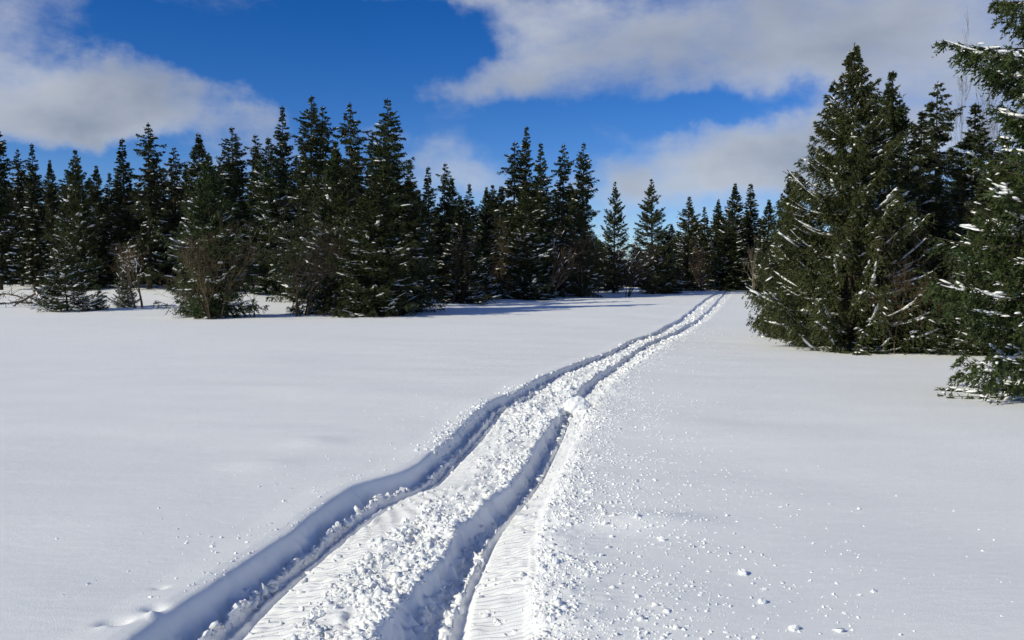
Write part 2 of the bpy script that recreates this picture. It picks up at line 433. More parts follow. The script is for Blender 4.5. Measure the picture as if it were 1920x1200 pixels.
def crumbs():
    rng = np.random.default_rng(11)
    P = []; S = []

    def lane(n, y0, y1, ya, fx, s0, s1, pw=2.2):
        u = rng.random(n); y = y0 * (y1 / y0) ** (u ** ya)
        A, B, C, D, E = (np.interp(y, YT, XT[k]) for k in 'ABCDE')
        x = fx(rng, n, A, B, C, D, E, y)
        P.append(np.stack([x, y], 1)); S.append(s0 + (s1 - s0) * rng.random(n) ** pw)
    lane(12500, 4.0, 14, 1.0, lambda r, n, A, B, C, D, E, y: B + (C - B) * (.36 + .62 * r.random(n) ** .9), .003, .023, 4.2)
    lane(700, 4.0, 12, 1.0, lambda r, n, A, B, C, D, E, y: B + (C - B) * r.random(n), .005, .022)
    lane(1500, 4.0, 13, 1.0, lambda r, n, A, B, C, D, E, y: C + (D - C) * (.2 + .6 * r.random(n)), .004, .034, 3.2)
    lane(800, 4.0, 10, 1.0, lambda r, n, A, B, C, D, E, y: A + (B - A) * (.5 + .05 * r.normal(size=n)), .006, .032)
    lane(170, 4.0, 12, 1.0, lambda r, n, A, B, C, D, E, y: B + (C - B) * (.4 + .55 * r.random(n)), .015, .034, 2.0)
    lane(420, 4.0, 11, 1.0, lambda r, n, A, B, C, D, E, y: A + (B - A) * (.24 + .2 * r.random(n)), .004, .02, 2.6)
    lane(350, 4.0, 12, 1.0, lambda r, n, A, B, C, D, E, y: D + (E - D) * r.random(n), .004, .018)
    lane(3000, 4.0, 12, .9, lambda r, n, A, B, C, D, E, y: E + .02 + r.exponential(.16, n), .003, .02, 2.8)
    lane(13000, 4.0, 14, .85, lambda r, n, A, B, C, D, E, y: E + r.gamma(1.05, .5, n) * np.interp(y, [4, 6, 9, 14], [1.2, 1.1, .75, .5]), .0022, .011, 3.2)
    lane(160, 4.0, 8, 1.0, lambda r, n, A, B, C, D, E, y: E + r.gamma(1.4, .6, n), .008, .022, 2.6)
    lane(900, 5.0, 14, 1.0, lambda r, n, A, B, C, D, E, y: A - r.exponential(.4, n), .002, .011, 2.8)
    lane(1200, 9.3, 15, 1.0, lambda r, n, A, B, C, D, E, y: A + .02 + .1 * r.normal(size=n), .005, .024)
    lane(3600, 11, 27, .9, lambda r, n, A, B, C, D, E, y: A + (E - A) * (r.random(n) * 1.08 - .03), .008, .044, 2.8)
    lane(2200, 10, 30, .9, lambda r, n, A, B, C, D, E, y: E + r.exponential(.3, n), .004, .016, 2.8)
    lane(500, 24, 60, .9, lambda r, n, A, B, C, D, E, y: A + (E - A) * r.random(n), .02, .07, 2.3)
    P = np.concatenate(P); S = np.concatenate(S)
    # thin them in patches, so that the spray lies in drifts
    keep = rng.random(len(P)) < np.clip(.7 + 1.5 * fbm(P[:, 0] / .45, P[:, 1] / .7, 71, 3), .08, 1)
    P = P[keep]; S = S[keep]; n = len(P)
    z = ground_h(P[:, 0], P[:, 1])
    iv, fi = block()
    st = np.stack([rng.uniform(.7, 1.6, n), rng.uniform(.7, 1.4, n), rng.uniform(.45, 1.0, n)], 1)
    v = (iv[None] + rng.uniform(-.34, .34, (n, 8, 3))) * st[:, None, :] * S[:, None, None]
    for i, j in ((0, 1), (1, 2), (0, 2)):                          # tumbled
        a = rng.random(n) * 2 * pi if (i, j) == (0, 1) else rng.normal(0, .5, n)
        ca, sa = np.cos(a)[:, None], np.sin(a)[:, None]
        vi, vj = v[..., i].copy(), v[..., j].copy(); v[..., i] = vi * ca - vj * sa; v[..., j] = vi * sa + vj * ca
    V = (v + np.stack([P[:, 0], P[:, 1], z + S * .08], 1)[:, None, :]).reshape(-1, 3)
    F = (np.arange(n)[:, None, None] * 8 + fi[None]).reshape(-1, 4)
    o = mesh_obj('snow_crumbs', V, F, M_CRUMB, smooth=True)
    o.data.polygons.foreach_set('use_smooth', np.repeat(rng.random(n) < .5, 6))     # some soft, some freshly broken
    tag(o, 'loose white snow crumbs thrown up along the snowmobile track', 'snow', kind='stuff')
    return n


nc = crumbs()


def lump(px, py, size, label, seed, dz=0.0, grp=None):
    import bmesh
    rng = np.random.default_rng(seed)
    bm = bmesh.new(); bmesh.ops.create_icosphere(bm, subdivisions=3, radius=1.0)
    V = np.array([v.co[:] for v in bm.verts]); F = np.array([[v.index for v in f.verts] for f in bm.faces]); bm.free()
    off = rng.random(3) * 50
    n = fbm(V[:, 0] * 1.6 + off[0] + V[:, 2], V[:, 1] * 1.6 + off[1] - V[:, 2] * .7, seed, 4)
    V = V * (1 + .55 * n)[:, None] * np.array(size)[None] / 2
    x, y = pix_ground(px, py, dz)
    V[:, 2] = np.maximum(V[:, 2], -size[2] * .35)
    o = mesh_obj('snow_lump', V, F, M_CRUMB, smooth=False)
    o.location = (x, y, float(ground_h(np.array([x]), np.array([y]))[0]) + size[2] * .22); o.rotation_euler = (0, 0, rng.random() * 6)
    return tag(o, label, 'snow lump', grp)


G_L = 'loose snow lumps beside the track'
lump(1083, 772, (.33, .27, .30), 'biggest rough snow lump, lying in the track where it starts to bend away', 3, -.05, G_L)
lump(1392, 1080, (.075, .05, .04), 'flat double snow lump lying alone far right of the track', 5, 0, G_L)
lump(1015, 1066, (.065, .055, .06), 'round snow lump casting a small shadow at the right track edge', 7, -.02, G_L)
lump(1041, 1056, (.045, .04, .055), 'little pointed snow lump just behind the round one at the track edge', 8, 0, G_L)
lump(1429, 1138, (.055, .05, .035), 'low snow lump among scattered crumbs, lower right', 9, 0, G_L)
lump(1489, 1188, (.055, .045, .035), 'snow lump nearest the bottom edge, rightmost of the spray', 10, 0, G_L)
lump(1242, 1011, (.04, .045, .035), 'small snow lump midway between the track edge and the flat double lump', 12, 0, G_L)

# ------------------------------------------------------------------ spruces
def spruce(seed, h, R, nb, pads=0, pad_s=.1, rag=.3, lat=1.0, wj=.27, ramp=.28, span=(.08, .32), low=.05, prof=.85, slo=-.35, shi=.75, tip=.55, hang=.5, nl=4500, nblade=12, bl=.13, bw=.036,
           irr=.12, snow=.5, fleck=250, snow_w=.10, whorl=.34, lmax=.6, needle=None, top_bare=0.0, trunk_r=None, sbias=1.0, flat=.55):
    rng = np.random.default_rng(seed)
    nw = max(6, int(h / whorl))
    rel = low + (0.985 - low) * rng.random(nb) ** 1.0
    rel = np.clip((np.round(rel * nw) + rng.normal(0, wj, nb) * (1 + 3.5 * rel ** 3)) / nw, low, .985)
    az = rng.random(nb) * 2 * pi
    L = R * (1 - rel) ** prof * (1 - ramp + ramp * np.clip((rel - low) / .12, 0, 1)) * rng.uniform(1 - rag, 1.14, nb)
    L *= 1 + irr * np.sin(3 * az + rel * 23 + seed) + irr * rng.normal(0, 1, nb) * .6
    L *= 1 + irr * 1.5 * np.interp(rel, np.linspace(0, 1, 14), rng.normal(0, 1, 14) * .6)
    L *= np.clip((1.0 - rel) / .16, .12, 1) ** .45
    L = np.maximum(L, .03 * R + .012 * h * (1 - rel))
    bend = np.stack([np.interp(rel, [0, .5, 1], [0, rng.normal(0, .01) * h, 0]), np.interp(rel, [0, .5, 1], [0, rng.normal(0, .01) * h, 0])], 1) * 0
    slope = slo + (shi - slo) * rel ** 1.25 + rng.normal(0, .09, nb)
    tipu = tip * (1 - .6 * rel) * rng.uniform(.6, 1.3, nb)
    out = np.stack([np.cos(az), np.sin(az), 0 * az], 1); side = np.stack([-np.sin(az), np.cos(az), 0 * az], 1)
    sway = rng.normal(0, .1, nb)

    def curve(i, t):
        p = out[i] * (L[i] * t)[..., None] + side[i] * (L[i] * sway[i] * t * t)[..., None]
        p[..., 2] = np.maximum(rel[i] * h + L[i] * (slope[i] * t + tipu[i] * t ** 2.4), .05 + .05 * t)   # the lowest boughs rest on the snow
        return p

    def tangent(i, t):
        p = out[i] * 1.0 + side[i] * (2 * sway[i] * t)[..., None]
        p[..., 2] = slope[i] + 2.4 * tipu[i] * t ** 1.4
        return unit(p)
    # branchlets, more on the longer boughs
    pr = L ** 1.1 + .10 * R; pr /= pr.sum()
    bi = rng.choice(nb, nl, p=pr)
    t = .1 + .9 * rng.random(nl) ** .75
    o = curve(bi, t); tg = tangent(bi, t)
    sg = np.where(rng.random(nl) < .5, -1, 1)[:, None]
    d = tg * .6 + side[bi] * sg * lat * rng.uniform(.1, 1.0, (nl, 1)) + np.array([0, 0, 1.0]) * rng.normal(-.05, .12, (nl, 1))
    hg = hang * rng.uniform(.3, 1.3, nl) * (1 - .55 * rel[bi])
    d[:, 2] -= hg * .8
    d = unit(d)
    ll = np.clip(L[bi] * (.12 + .36 * (1 - t)) * rng.uniform(.6, 1.25, nl), bl * .9, lmax)
    # needles
    n = nl * nblade
    ix = np.repeat(np.arange(nl), nblade); s = rng.random(n)
    p = o[ix] + d[ix] * (ll[ix] * s)[:, None]; p[:, 2] -= hg[ix] * .35 * ll[ix] * s * s
    bd = unit(d[ix] * .75 + rng.normal(size=(n, 3)) * flat)
    taper = 1.1 - .45 * s
    parts = [blade_tris(p, bd, bl * rng.uniform(.65, 1.25, n) * taper * np.clip(.45 + 2.5 * (1 - rel[bi[ix]]), .45, 1), bw * rng.uniform(.7, 1.3, n), rng)]
    # needles along the bough tips and the leader
    n2 = nb * 6; i2 = np.repeat(np.arange(nb), 6); t2 = .55 + .47 * rng.random(n2)
    parts.append(blade_tris(curve(i2, t2), unit(tangent(i2, t2) + rng.normal(size=(n2, 3)) * .4), bl * rng.uniform(.7, 1.2, n2), np.full(n2, bw), rng))
    n3 = 160; z3 = h * (1 - .1 * rng.random(n3)); p3 = np.zeros((n3, 3)); p3[:, 2] = z3
    d3 = rng.normal(size=(n3, 3)) * .6; d3[:, 2] = np.abs(d3[:, 2]) + .4
    parts.append(blade_tris(p3, unit(d3), bl * rng.uniform(.6, 1.1, n3) * (.5 + 6 * (1 - z3 / h)), np.full(n3, bw * .6), rng))
    crownV, crownF = merge(parts)
    # trunk and boughs
    tr = trunk_r or .0135 * h
    zz = np.linspace(-.3, h * .985, 9); rr = np.maximum(tr * (1 - zz / h) ** .9 * (1 + .5 * np.exp(-np.maximum(zz, 0) / .25)), .006)
    wob = np.stack([.01 * rng.normal(size=9), .01 * rng.normal(size=9)], 1)
    C = np.column_stack([wob, zz])
    ang = np.arange(8) * 2 * pi / 8
    TV = (C[:, None, :] + np.stack([np.cos(ang), np.sin(ang), 0 * ang], 1)[None] * rr[:, None, None]).reshape(-1, 3)
    k = np.arange(8); q = np.stack([k, (k + 1) % 8, (k + 1) % 8 + 8, k + 8], 1)
    TF = (np.arange(8)[:, None, None] * 8 + q[None]).reshape(-1, 4)
    ts = np.linspace(0, 1, 5); bidx = np.arange(nb)
    pts = np.stack([curve(bidx, np.full(nb, x)) for x in ts], 1)
    r0 = np.clip(.012 * L + .004, .006, .035)
    segs = [tubes(pts[:, j], pts[:, j + 1], r0 * (1 - .85 * ts[j]), r0 * (1 - .85 * ts[j + 1]), 3) for j in range(4)]
    LV, LF = merge(segs)
    # snow lying along the boughs, and small pads on the sprays
    sn = []
    prob = snow * np.clip(1.15 - rel * sbias, .05, 1) * np.clip(L / (R * .25), .2, 1)
    sel = np.concatenate([np.nonzero(rng.random(nb) < prob)[0], np.nonzero(rng.random(nb) < prob * .7)[0]])
    if len(sel):
        K = 7
        t0 = rng.uniform(.25, .75, len(sel)); t1 = np.minimum(t0 + rng.uniform(*span, len(sel)), .97)
        tt = t0[:, None] + (t1 - t0)[:, None] * np.linspace(0, 1, K)[None]
        ii = np.repeat(sel[:, None], K, 1)
        c = curve(ii, tt); sd_ = side[ii]
        wv = snow_w * (np.sin(np.linspace(.12, pi - .12, K)) ** .6)[None] * rng.uniform(.45, 1.25, (len(sel), K)) * np.clip(L[sel] / (R * .6), .5, 1.2)[:, None]
        hv = wv * rng.uniform(.35, .6, (len(sel), 1))
        c[..., 2] += .012 + bw * .3
        jit = rng.normal(0, .16, (len(sel), K))[..., None] * wv[..., None] * sd_
        l_ = c - sd_ * wv[..., None] * .5 + jit; r_ = c + sd_ * wv[..., None] * .5 + jit
        tpc = c + jit; tpc[..., 2] += hv
        lo_ = c + jit; lo_[..., 2] -= hv * .25
        V = np.stack([l_, tpc, r_, lo_], 2).reshape(-1, 3)
        e = np.arange(K - 1)
        f = []
        for a_, b_ in ((0, 1), (1, 2), (2, 3), (3, 0)): f.append(np.stack([e * 4 + a_, e * 4 + b_, (e + 1) * 4 + b_, (e + 1) * 4 + a_], 1))
        f = np.concatenate(f)
        sn.append((V, (np.arange(len(sel))[:, None, None] * K * 4 + f[None]).reshape(-1, 4)))
    if fleck:
        w_ = np.clip(1.1 - rel[bi] * sbias, .02, 1) * (t > .35); w_ = w_ / w_.sum()
        fi_ = rng.choice(nl, fleck, p=w_, replace=False)
        pos = o[fi_] + d[fi_] * (ll[fi_] * rng.uniform(.1, .7, fleck))[:, None]
        pos[:, 2] += bw * .6 + .01
        ax = d[fi_].copy(); ax[:, 2] *= .6; ax = unit(ax); sd2 = unit(np.cross(np.array([0, 0, 1.0]), ax)); up = np.cross(ax, sd2)
        a_ = snow_w * rng.uniform(.5, 1.7, fleck); b_ = snow_w * rng.uniform(.3, .75, fleck); c_ = b_ * rng.uniform(.35, .65, fleck)
        ang = np.arange(6) * pi / 3
        rj = rng.uniform(.7, 1.25, (fleck, 6))
        ring = pos[:, None] + ax[:, None] * (a_[:, None] * np.cos(ang)[None] * rj)[..., None] + sd2[:, None] * (b_[:, None] * np.sin(ang)[None] * rj)[..., None]
        topv = pos + up * c_[:, None]; botv = pos - up * (c_ * .4)[:, None]
        V = np.concatenate([ring, topv[:, None], botv[:, None]], 1).reshape(-1, 3)
        k = np.arange(6); k2 = (k + 1) % 6
        f = np.concatenate([np.stack([k, k2, k * 0 + 6], 1), np.stack([k2, k, k * 0 + 7], 1)])
        sn.append((V, (np.arange(fleck)[:, None, None] * 8 + f[None]).reshape(-1, 3)))
    if pads:
        wp = np.clip(1.15 - rel * sbias, .03, 1) * L; wp = wp / wp.sum()
        nbp = max(1, pads // 5); bsel = rng.choice(nb, nbp, p=wp); ib = np.repeat(bsel, 5); n_ = len(ib)
        tp = np.clip(np.repeat(rng.uniform(.45, .95, nbp), 5) + rng.normal(0, .06, n_), .3, 1.0)
        pos = curve(ib, tp) + side[ib] * (L[ib] * .11 * (1.15 - tp) * rng.normal(size=n_))[:, None]
        pos[:, 2] += bw * .5 + rng.normal(0, .018, n_)
        sz = pad_s * rng.uniform(.35, 1.0, n_) ** 1.3 * np.clip(L[ib] / (R * .45), .4, 1.1)
        tgp = tangent(ib, tp) + side[ib] * rng.normal(0, .4, (n_, 1)); tgp[:, 2] *= .7
        ax = unit(tgp); sd2 = unit(np.cross(np.array([0, 0, 1.0]), ax)); up = np.cross(ax, sd2)
        ang = np.arange(7) * 2 * pi / 7
        rj = rng.uniform(.65, 1.3, (n_, 7)); el_ = rng.uniform(1.1, 2.5, n_)
        def rg(k_, hh): return pos[:, None] + ax[:, None] * ((sz * el_ * k_)[:, None] * np.cos(ang)[None] * rj)[..., None] + sd2[:, None] * ((sz * .75 * k_)[:, None] * np.sin(ang)[None] * rj)[..., None] + up[:, None] * (sz * hh)[:, None, None] * rng.uniform(.75, 1.25, (n_, 7))[..., None]
        V = np.concatenate([rg(1.0, 0), rg(.66, .34), (pos + up * (sz * .42)[:, None])[:, None], (pos - up * (sz * .15)[:, None])[:, None]], 1).reshape(-1, 3)
        k = np.arange(7); k2 = (k + 1) % 7
        f = np.concatenate([np.stack([k, k2, k2 + 7], 1), np.stack([k, k2 + 7, k + 7], 1), np.stack([k + 7, k2 + 7, k * 0 + 14], 1), np.stack([k2, k, k * 0 + 15], 1)])
        sn.append((V, (np.arange(n_)[:, None, None] * 16 + f[None]).reshape(-1, 3)))
    root = empty('spruce_tree')
    mesh_obj('trunk', TV, TF, M_BARK, root, True)
    mesh_obj('boughs', LV, LF, M_BARK, root, True)
    mesh_obj('crown', crownV, crownF, needle or M_NEEDLE, root)
    if sn:
        v, f = merge(sn); tag(mesh_obj('snow_cover', v, f, M_TSNOW, root, True), kind='stuff')
    root['proto'] = (h, R)
    return root


def copy_tree(o):
    c = o.copy(); COL.objects.link(c)
    for ch in list(o.children):
        d = ch.copy(); COL.objects.link(d); d.parent = c
    return c


HOME = {}
PROTO = {
    'spire': dict(h=11, R=1.45, nb=430, low=.06, prof=0.74, slo=-.6, shi=.25, tip=.35, hang=.7, nl=4600, nblade=15, bw=.042, snow=.22, fleck=120, pads=660, pad_s=0.125, irr=.16, seed=1),
    'spire_b': dict(h=11, R=1.5, nb=400, low=.10, prof=0.78, slo=-.65, shi=.2, tip=.4, hang=.65, nl=4400, nblade=15, bw=.042, snow=.16, fleck=80, pads=330, pad_s=0.125, irr=.22, seed=2),
    'clumpy': dict(h=12, R=2.0, nb=420, low=.05, prof=0.66, slo=-.55, shi=.2, tip=.4, hang=.85, nl=5600, nblade=15, bw=.044, snow=.16, fleck=80, pads=357, pad_s=0.15, irr=.28, seed=3, whorl=.5),
    'cone': dict(h=10, R=2.1, nb=430, low=.04, prof=0.85, slo=-.5, shi=.35, tip=.5, hang=.7, nl=5600, nblade=14, bw=.042, snow=.28, fleck=140, pads=577, pad_s=0.125, seed=4),
    'cone_b': dict(h=10, R=2.0, nb=430, low=.03, prof=0.8, slo=-.45, shi=.4, tip=.5, hang=.6, nl=5400, nblade=14, bw=.042, snow=.35, fleck=180, pads=852, pad_s=0.125, irr=.2, seed=5, needle='o'),
    'full': dict(h=9, R=2.4, nb=460, low=.02, prof=0.74, slo=-.48, shi=.4, tip=.55, hang=.9, nl=6600, nblade=15, bw=.04, snow=.35, fleck=140, pads=577, pad_s=0.125, seed=6, irr=.16, needle='o'),
    'ragged': dict(h=11, R=1.9, nb=260, low=.08, prof=.62, slo=-.75, shi=-.05, tip=.35, hang=1.0, nl=4300, nblade=14, bl=.14, bw=.044, snow=.3, fleck=90, pads=300, pad_s=.13, irr=.4, rag=.5, seed=9, whorl=.55),
    'young': dict(h=7, R=2.0, nb=260, low=.03, prof=0.95, slo=-.15, shi=.75, tip=.35, hang=.3, nl=3900, nblade=12, snow=.12, fleck=30, pads=80, pad_s=0.1, seed=7, irr=.08, whorl=.42, bl=.11, bw=.034),
    'small': dict(h=4, R=1.6, nb=220, low=.02, prof=0.8, slo=-.3, shi=.6, tip=.45, hang=.4, nl=3000, nblade=13, snow=.3, fleck=150, pads=500, pad_s=0.1, seed=8, bl=.09, bw=.028, snow_w=.08, sbias=.7, needle='g'),
}
NEED = {'o': M_NEEDLE_OLIVE, 'g': M_NEEDLE_GREEN}


def proto(kind):
    """returns the first tree of this kind, or a copy of it"""
    if kind in HOME: return copy_tree(HOME[kind])
    kw = dict(PROTO[kind]); kw['needle'] = NEED.get(kw.get('needle'))
    HOME[kind] = spruce(**kw); return HOME[kind]


def put(kind, px, Y, ytop, hw, label, group=None, rot=None, lean=0.0):
    o = proto(kind); h, R = HOME[kind]['proto']
    X, Y, z = at(px, Y)
    d = pix_dir(px, ytop); ztop = CAM_Z + Y * d[2] / d[1]
    r = (abs(px * 7919 + Y * 131) % 628) / 100.0 if rot is None else rot
    o.location = (X, Y, z - .05); o.rotation_euler = (lean + .014 * sin(px * 1.7), lean * .5 + .016 * sin(px * 2.3 + Y), r)
    sxy = hw * Y / FPX / R; o.scale = (sxy, sxy, (ztop - z) / h)
    tag(o, label, 'tree', group)
    if 'kind' in o: del o['kind']
    return o


G_LEFT = 'spruces of the left wood'; G_MID = 'spruces closing the far end of the field'; G_RIGHT = 'spruces on the right'
put('spire', 3, 56, 190, 46, 'tall dark narrow spruce cut by the left edge of the picture', G_LEFT)
put('ragged', 45, 60, 277, 34, 'slim snow-flecked spruce, first one right of the tall left-edge spruce', G_LEFT)
put('spire', 72, 59, 268, 36, 'slim snow-flecked spruce, second one right of the tall left-edge spruce', G_LEFT)
put('cone', 103, 63, 297, 38, 'shorter spruce half hidden between two slim spruces far left', G_LEFT)
put('full', 147, 57, 280, 56, 'blunt-topped dark spruce rising behind the small snowy spruce', G_LEFT)
put('cone', 184, 60, 308, 46, 'low spruce just right of the blunt-topped spruce at left', G_LEFT)
put('spire', 213, 64, 322, 34, 'lowest spruce tip in the dip of the left wood skyline', G_LEFT)
put('spire_b', 240, 59, 258, 48, 'pointed spruce next left of the tallest tip of the far-left wood', G_LEFT)
put('ragged', 283, 57, 228, 56, 'tallest spruce of the far-left wood, above the forked snowy shrub', G_LEFT)
put('spire', 304, 63, 284, 36, 'thin spruce tip against the right shoulder of the tallest far-left spruce', G_LEFT)
put('ragged', 332, 61, 272, 42, 'lone dark spruce tip in the gap left of the big front spruce', G_LEFT)
put('cone', 384, 54, 248, 70, 'broad spruce directly behind the big front spruce with the brown shrub', G_LEFT)
put('full', 400, 38.6, 290, 90, 'big front spruce with wide snowy skirt behind the brown fan-shaped shrub', G_LEFT)
put('clumpy', 445, 56, 236, 62, 'spruce tip next right of the broad spruce behind the brown shrub', G_LEFT)
put('ragged', 487, 59, 250, 46, 'slim spruce over the sapling, left of the two tips of the tall cluster', G_LEFT)
put('cone_b', 510, 55, 256, 66, 'olive spruce left of the tall cluster, above the gap of bright snow', G_LEFT)
put('spire', 534, 60, 197, 46, 'thin leftmost spire of the tall spruce cluster', G_LEFT)
put('clumpy', 583, 50, 175, 74, 'highest dense spruce in the tall cluster, left of centre', G_LEFT)
put('ragged', 612, 53, 195, 50, 'spruce tip touching the right side of the highest spruce', G_LEFT)
put('full', 632, 42, 262, 86, 'dense spruce with trunk showing under it, behind the dark bare tree', G_LEFT)
put('ragged', 664, 46, 190, 62, 'tall spruce with drooping open top between the highest and the isolated tall one', G_LEFT)
put('clumpy', 735, 43, 182, 78, 'isolated very tall ragged spruce at the right end of the tall cluster', G_LEFT)
put('full', 700, 40.2, 330, 105, 'low wide spruce whose skirt sweeps onto the shaded snow', G_LEFT)
put('cone', 765, 43, 330, 80, 'spruce with snowy shaded skirt right of the very tall ragged spruce', G_LEFT)
put('spire', 775, 50, 300, 42, 'thin spruce tip just right of the very tall ragged spruce', G_LEFT)
put('spire_b', 806, 53, 310, 40, 'second of the short spruce tips right of the very tall ragged spruce', G_LEFT)
put('ragged', 833, 54, 303, 40, 'third short spruce tip right of the very tall ragged spruce', G_LEFT)
put('cone', 851, 55, 330, 44, 'spruce tip sloping down to the low gap in mid skyline', G_LEFT)
put('cone_b', 868, 52, 372, 60, 'low olive spruce behind the single thin bare trunk', G_LEFT)
put('spire', 880, 60, 343, 36, 'left spruce of the short row before the central group', G_MID)
put('cone', 912, 61, 348, 42, 'right spruce of the short row before the central group', G_MID)
put('ragged', 962, 60, 264, 54, 'spruce with a long side bough at the left of the central group', G_MID)
put('spire_b', 983, 62, 235, 44, 'highest spruce of the central group', G_MID)
put('spire', 1015, 60, 266, 42, 'slender spruce right of the highest in the central group', G_MID)
put('ragged', 1055, 61, 268, 42, 'blunt dark spruce, third from the left in the central group', G_MID)
put('clumpy', 1090, 62, 265, 46, 'rightmost tall spruce of the central group, above the leaning bare tree', G_MID)
put('cone_b', 985, 58, 345, 62, 'low olive spruce in front of the central group, snow streaks across it', G_MID)
put('young', 1150, 70, 340, 48, 'dark young spruce standing free against pale cloud', G_MID)
put('young', 1222, 68, 335, 62, 'pale green open-branched young spruce standing free against cloud', G_MID)
put('cone_b', 1287, 74, 367, 46, 'snow-streaked spruce right of the open-branched young one', G_MID)
put('cone', 1245, 69, 430, 50, 'low bushy spruce at the foot of the open-branched young one', G_MID)
put('spire', 1320, 80, 386, 28, 'short spruce tip left of the dark pair above the track end', G_MID)
put('cone', 1346, 82, 372, 36, 'spruce tip attached to the left of the dark pair above the track end', G_MID)
put('cone', 1373, 79, 342, 46, 'left spruce of the dark pair where the track ends', G_MID)
put('spire_b', 1402, 81, 343, 42, 'right spruce of the dark pair where the track ends', G_MID)
put('full', 1365, 76, 430, 58, 'low black spruce right at the end of the track', G_MID)
put('cone', 1436, 70, 372, 44, 'shaded spruce between the track end and the big right spruce', G_MID)
put('small', 128, 43.5, 458, 62, 'small bushy spruce heavy with snow beside the fallen branches', G_LEFT)
put('small', 236, 46, 500, 26, 'little dark spruce left of the forked snowy shrub', G_LEFT)
put('small', 190, 44.5, 538, 15, 'tiny snow-covered spruce seedling near the small bushy spruce', G_LEFT)
put('small', 1015, 59, 506, 32, 'small snowy spruce at the foot of the central group', G_MID)
put('small', 905, 57, 470, 36, 'small spruce in the shade left of the central group', G_MID)

# ---- the two near spruces on the right are trees of their own
big = spruce(21, 7.8, 2.5, 460, low=.015, prof=.86, slo=-.42, shi=.42, tip=.62, hang=1.05, nl=14000, nblade=19, bl=.085, bw=.026, irr=.06, snow=1.0,
             fleck=420, snow_w=.085, whorl=.46, lmax=.40, needle=M_NEEDLE_OLIVE, sbias=.8, pads=520, pad_s=.07, rag=.2, lat=.7, wj=.10, span=(.14, .42))
HOME['big'] = big; PROTO['big'] = {}
X, Y, Z = at(1592, 22.9)
big.location = (X, Y, Z - .04); big.rotation_euler = (0, 0, 2.1); big.scale = (.98, .98, .985)
tag(big, 'big broad olive spruce with upswept snowy boughs on the right', 'tree', G_RIGHT)
near = spruce(35, 12.0, 1.85, 500, low=.012, prof=.32, slo=-.45, shi=.2, tip=.5, hang=1.1, nl=14500, nblade=19, bl=.085, bw=.028, irr=.10, snow=.15,
              fleck=1000, snow_w=.05, whorl=.42, lmax=.40, needle=M_NEEDLE_GREEN, sbias=.3, trunk_r=.12, pads=4400, pad_s=.064, rag=.36, lat=.85, ramp=0, wj=.2)
X, Y, Z = at(2020, 13.2)
near.location = (X, Y, Z - .04); near.rotation_euler = (0, 0, .7)
tag(near, 'nearest green spruce loaded with snow, cut by the right picture edge', 'tree', G_RIGHT)
put('full', 1480, 27, 322, 74, 'lower spruce tucked against the left side of the big right spruce', G_RIGHT, rot=4.4)
put('full', 1655, 25.5, 130, 125, 'tall dark spruce close behind the big right spruce', G_RIGHT)
put('spire', 1712, 29, 205, 80, 'spruce with thin tip right of the dark one behind the big spruce', G_RIGHT)
put('ragged', 1746, 30, 150, 85, 'tall thin-topped spruce left of the high bare tree', G_RIGHT)
put('big', 1745, 24.5, 330, 120, 'middle spruce with snowy drooping boughs between the two big right ones', G_RIGHT, rot=1.0)
put('cone_b', 1815, 27, 190, 120, 'brownish spruce behind the nearest one under the high bare tree', G_RIGHT)
put('full', 1880, 21, 260, 130, 'shaded spruce mostly hidden behind the nearest right spruce', G_RIGHT)
put('small', 1725, 22.4, 560, 85, 'low snowy spruce bush behind the fallen log', G_RIGHT)
put('small', 1790, 21.5, 590, 70, 'low spruce bush at the right end of the fallen log', G_RIGHT)
put('small', 1640, 22.0, 590, 55, 'low dark bush of spruce at the foot of the big right spruce', G_RIGHT)

# ---- the depth of the wood behind
DEEP = (('dark spruce deep in the shaded wood left of the central group', 'spruces deep in the left wood'),
        ('dark spruce deep in the wood closing the far end of the field', 'spruces deep in the wood behind the field'),
        ('dark spruce deep in the wood behind the big right spruces', 'spruces deep in the right wood'))
rngF = np.random.default_rng(77)
cnt = 0
for i in range(104):
    px = -260 + i * 24 + rngF.uniform(-10, 10); Yd = rngF.uniform(64, 92) if px < 1100 or px > 1450 else rngF.uniform(84, 100)
    lim = np.interp(px, [-300, 180, 220, 420, 720, 770, 880, 940, 1100, 1120, 1210, 1230, 1330, 1380, 1440, 1500, 1700, 2300], [290, 310, 330, 285, 240, 330, 370, 330, 330, 455, 470, 425, 405, 370, 395, 390, 300, 280])
    kind = ['cone', 'cone_b', 'clumpy', 'full', 'ragged'][rngF.integers(5)]
    put(kind, px, Yd, lim + rngF.uniform(0, 45), 56 * 75 / Yd * rngF.uniform(.8, 1.2), *DEEP[0 if px < 860 else 1 if px < 1450 else 2])

for px, Yd, yt, lb in ((1122, 88, 448, 'small dark spruce filling the gap right of the central group'), (1190, 90, 452, 'small dark spruce low between the two free-standing young ones'),
                       (1258, 92, 418, 'small dark spruce right behind the open-branched young one'), (1302, 90, 402, 'small dark spruce right behind the snow-streaked spruce')):
    put('cone', px, Yd, yt, 34, lb, G_MID)

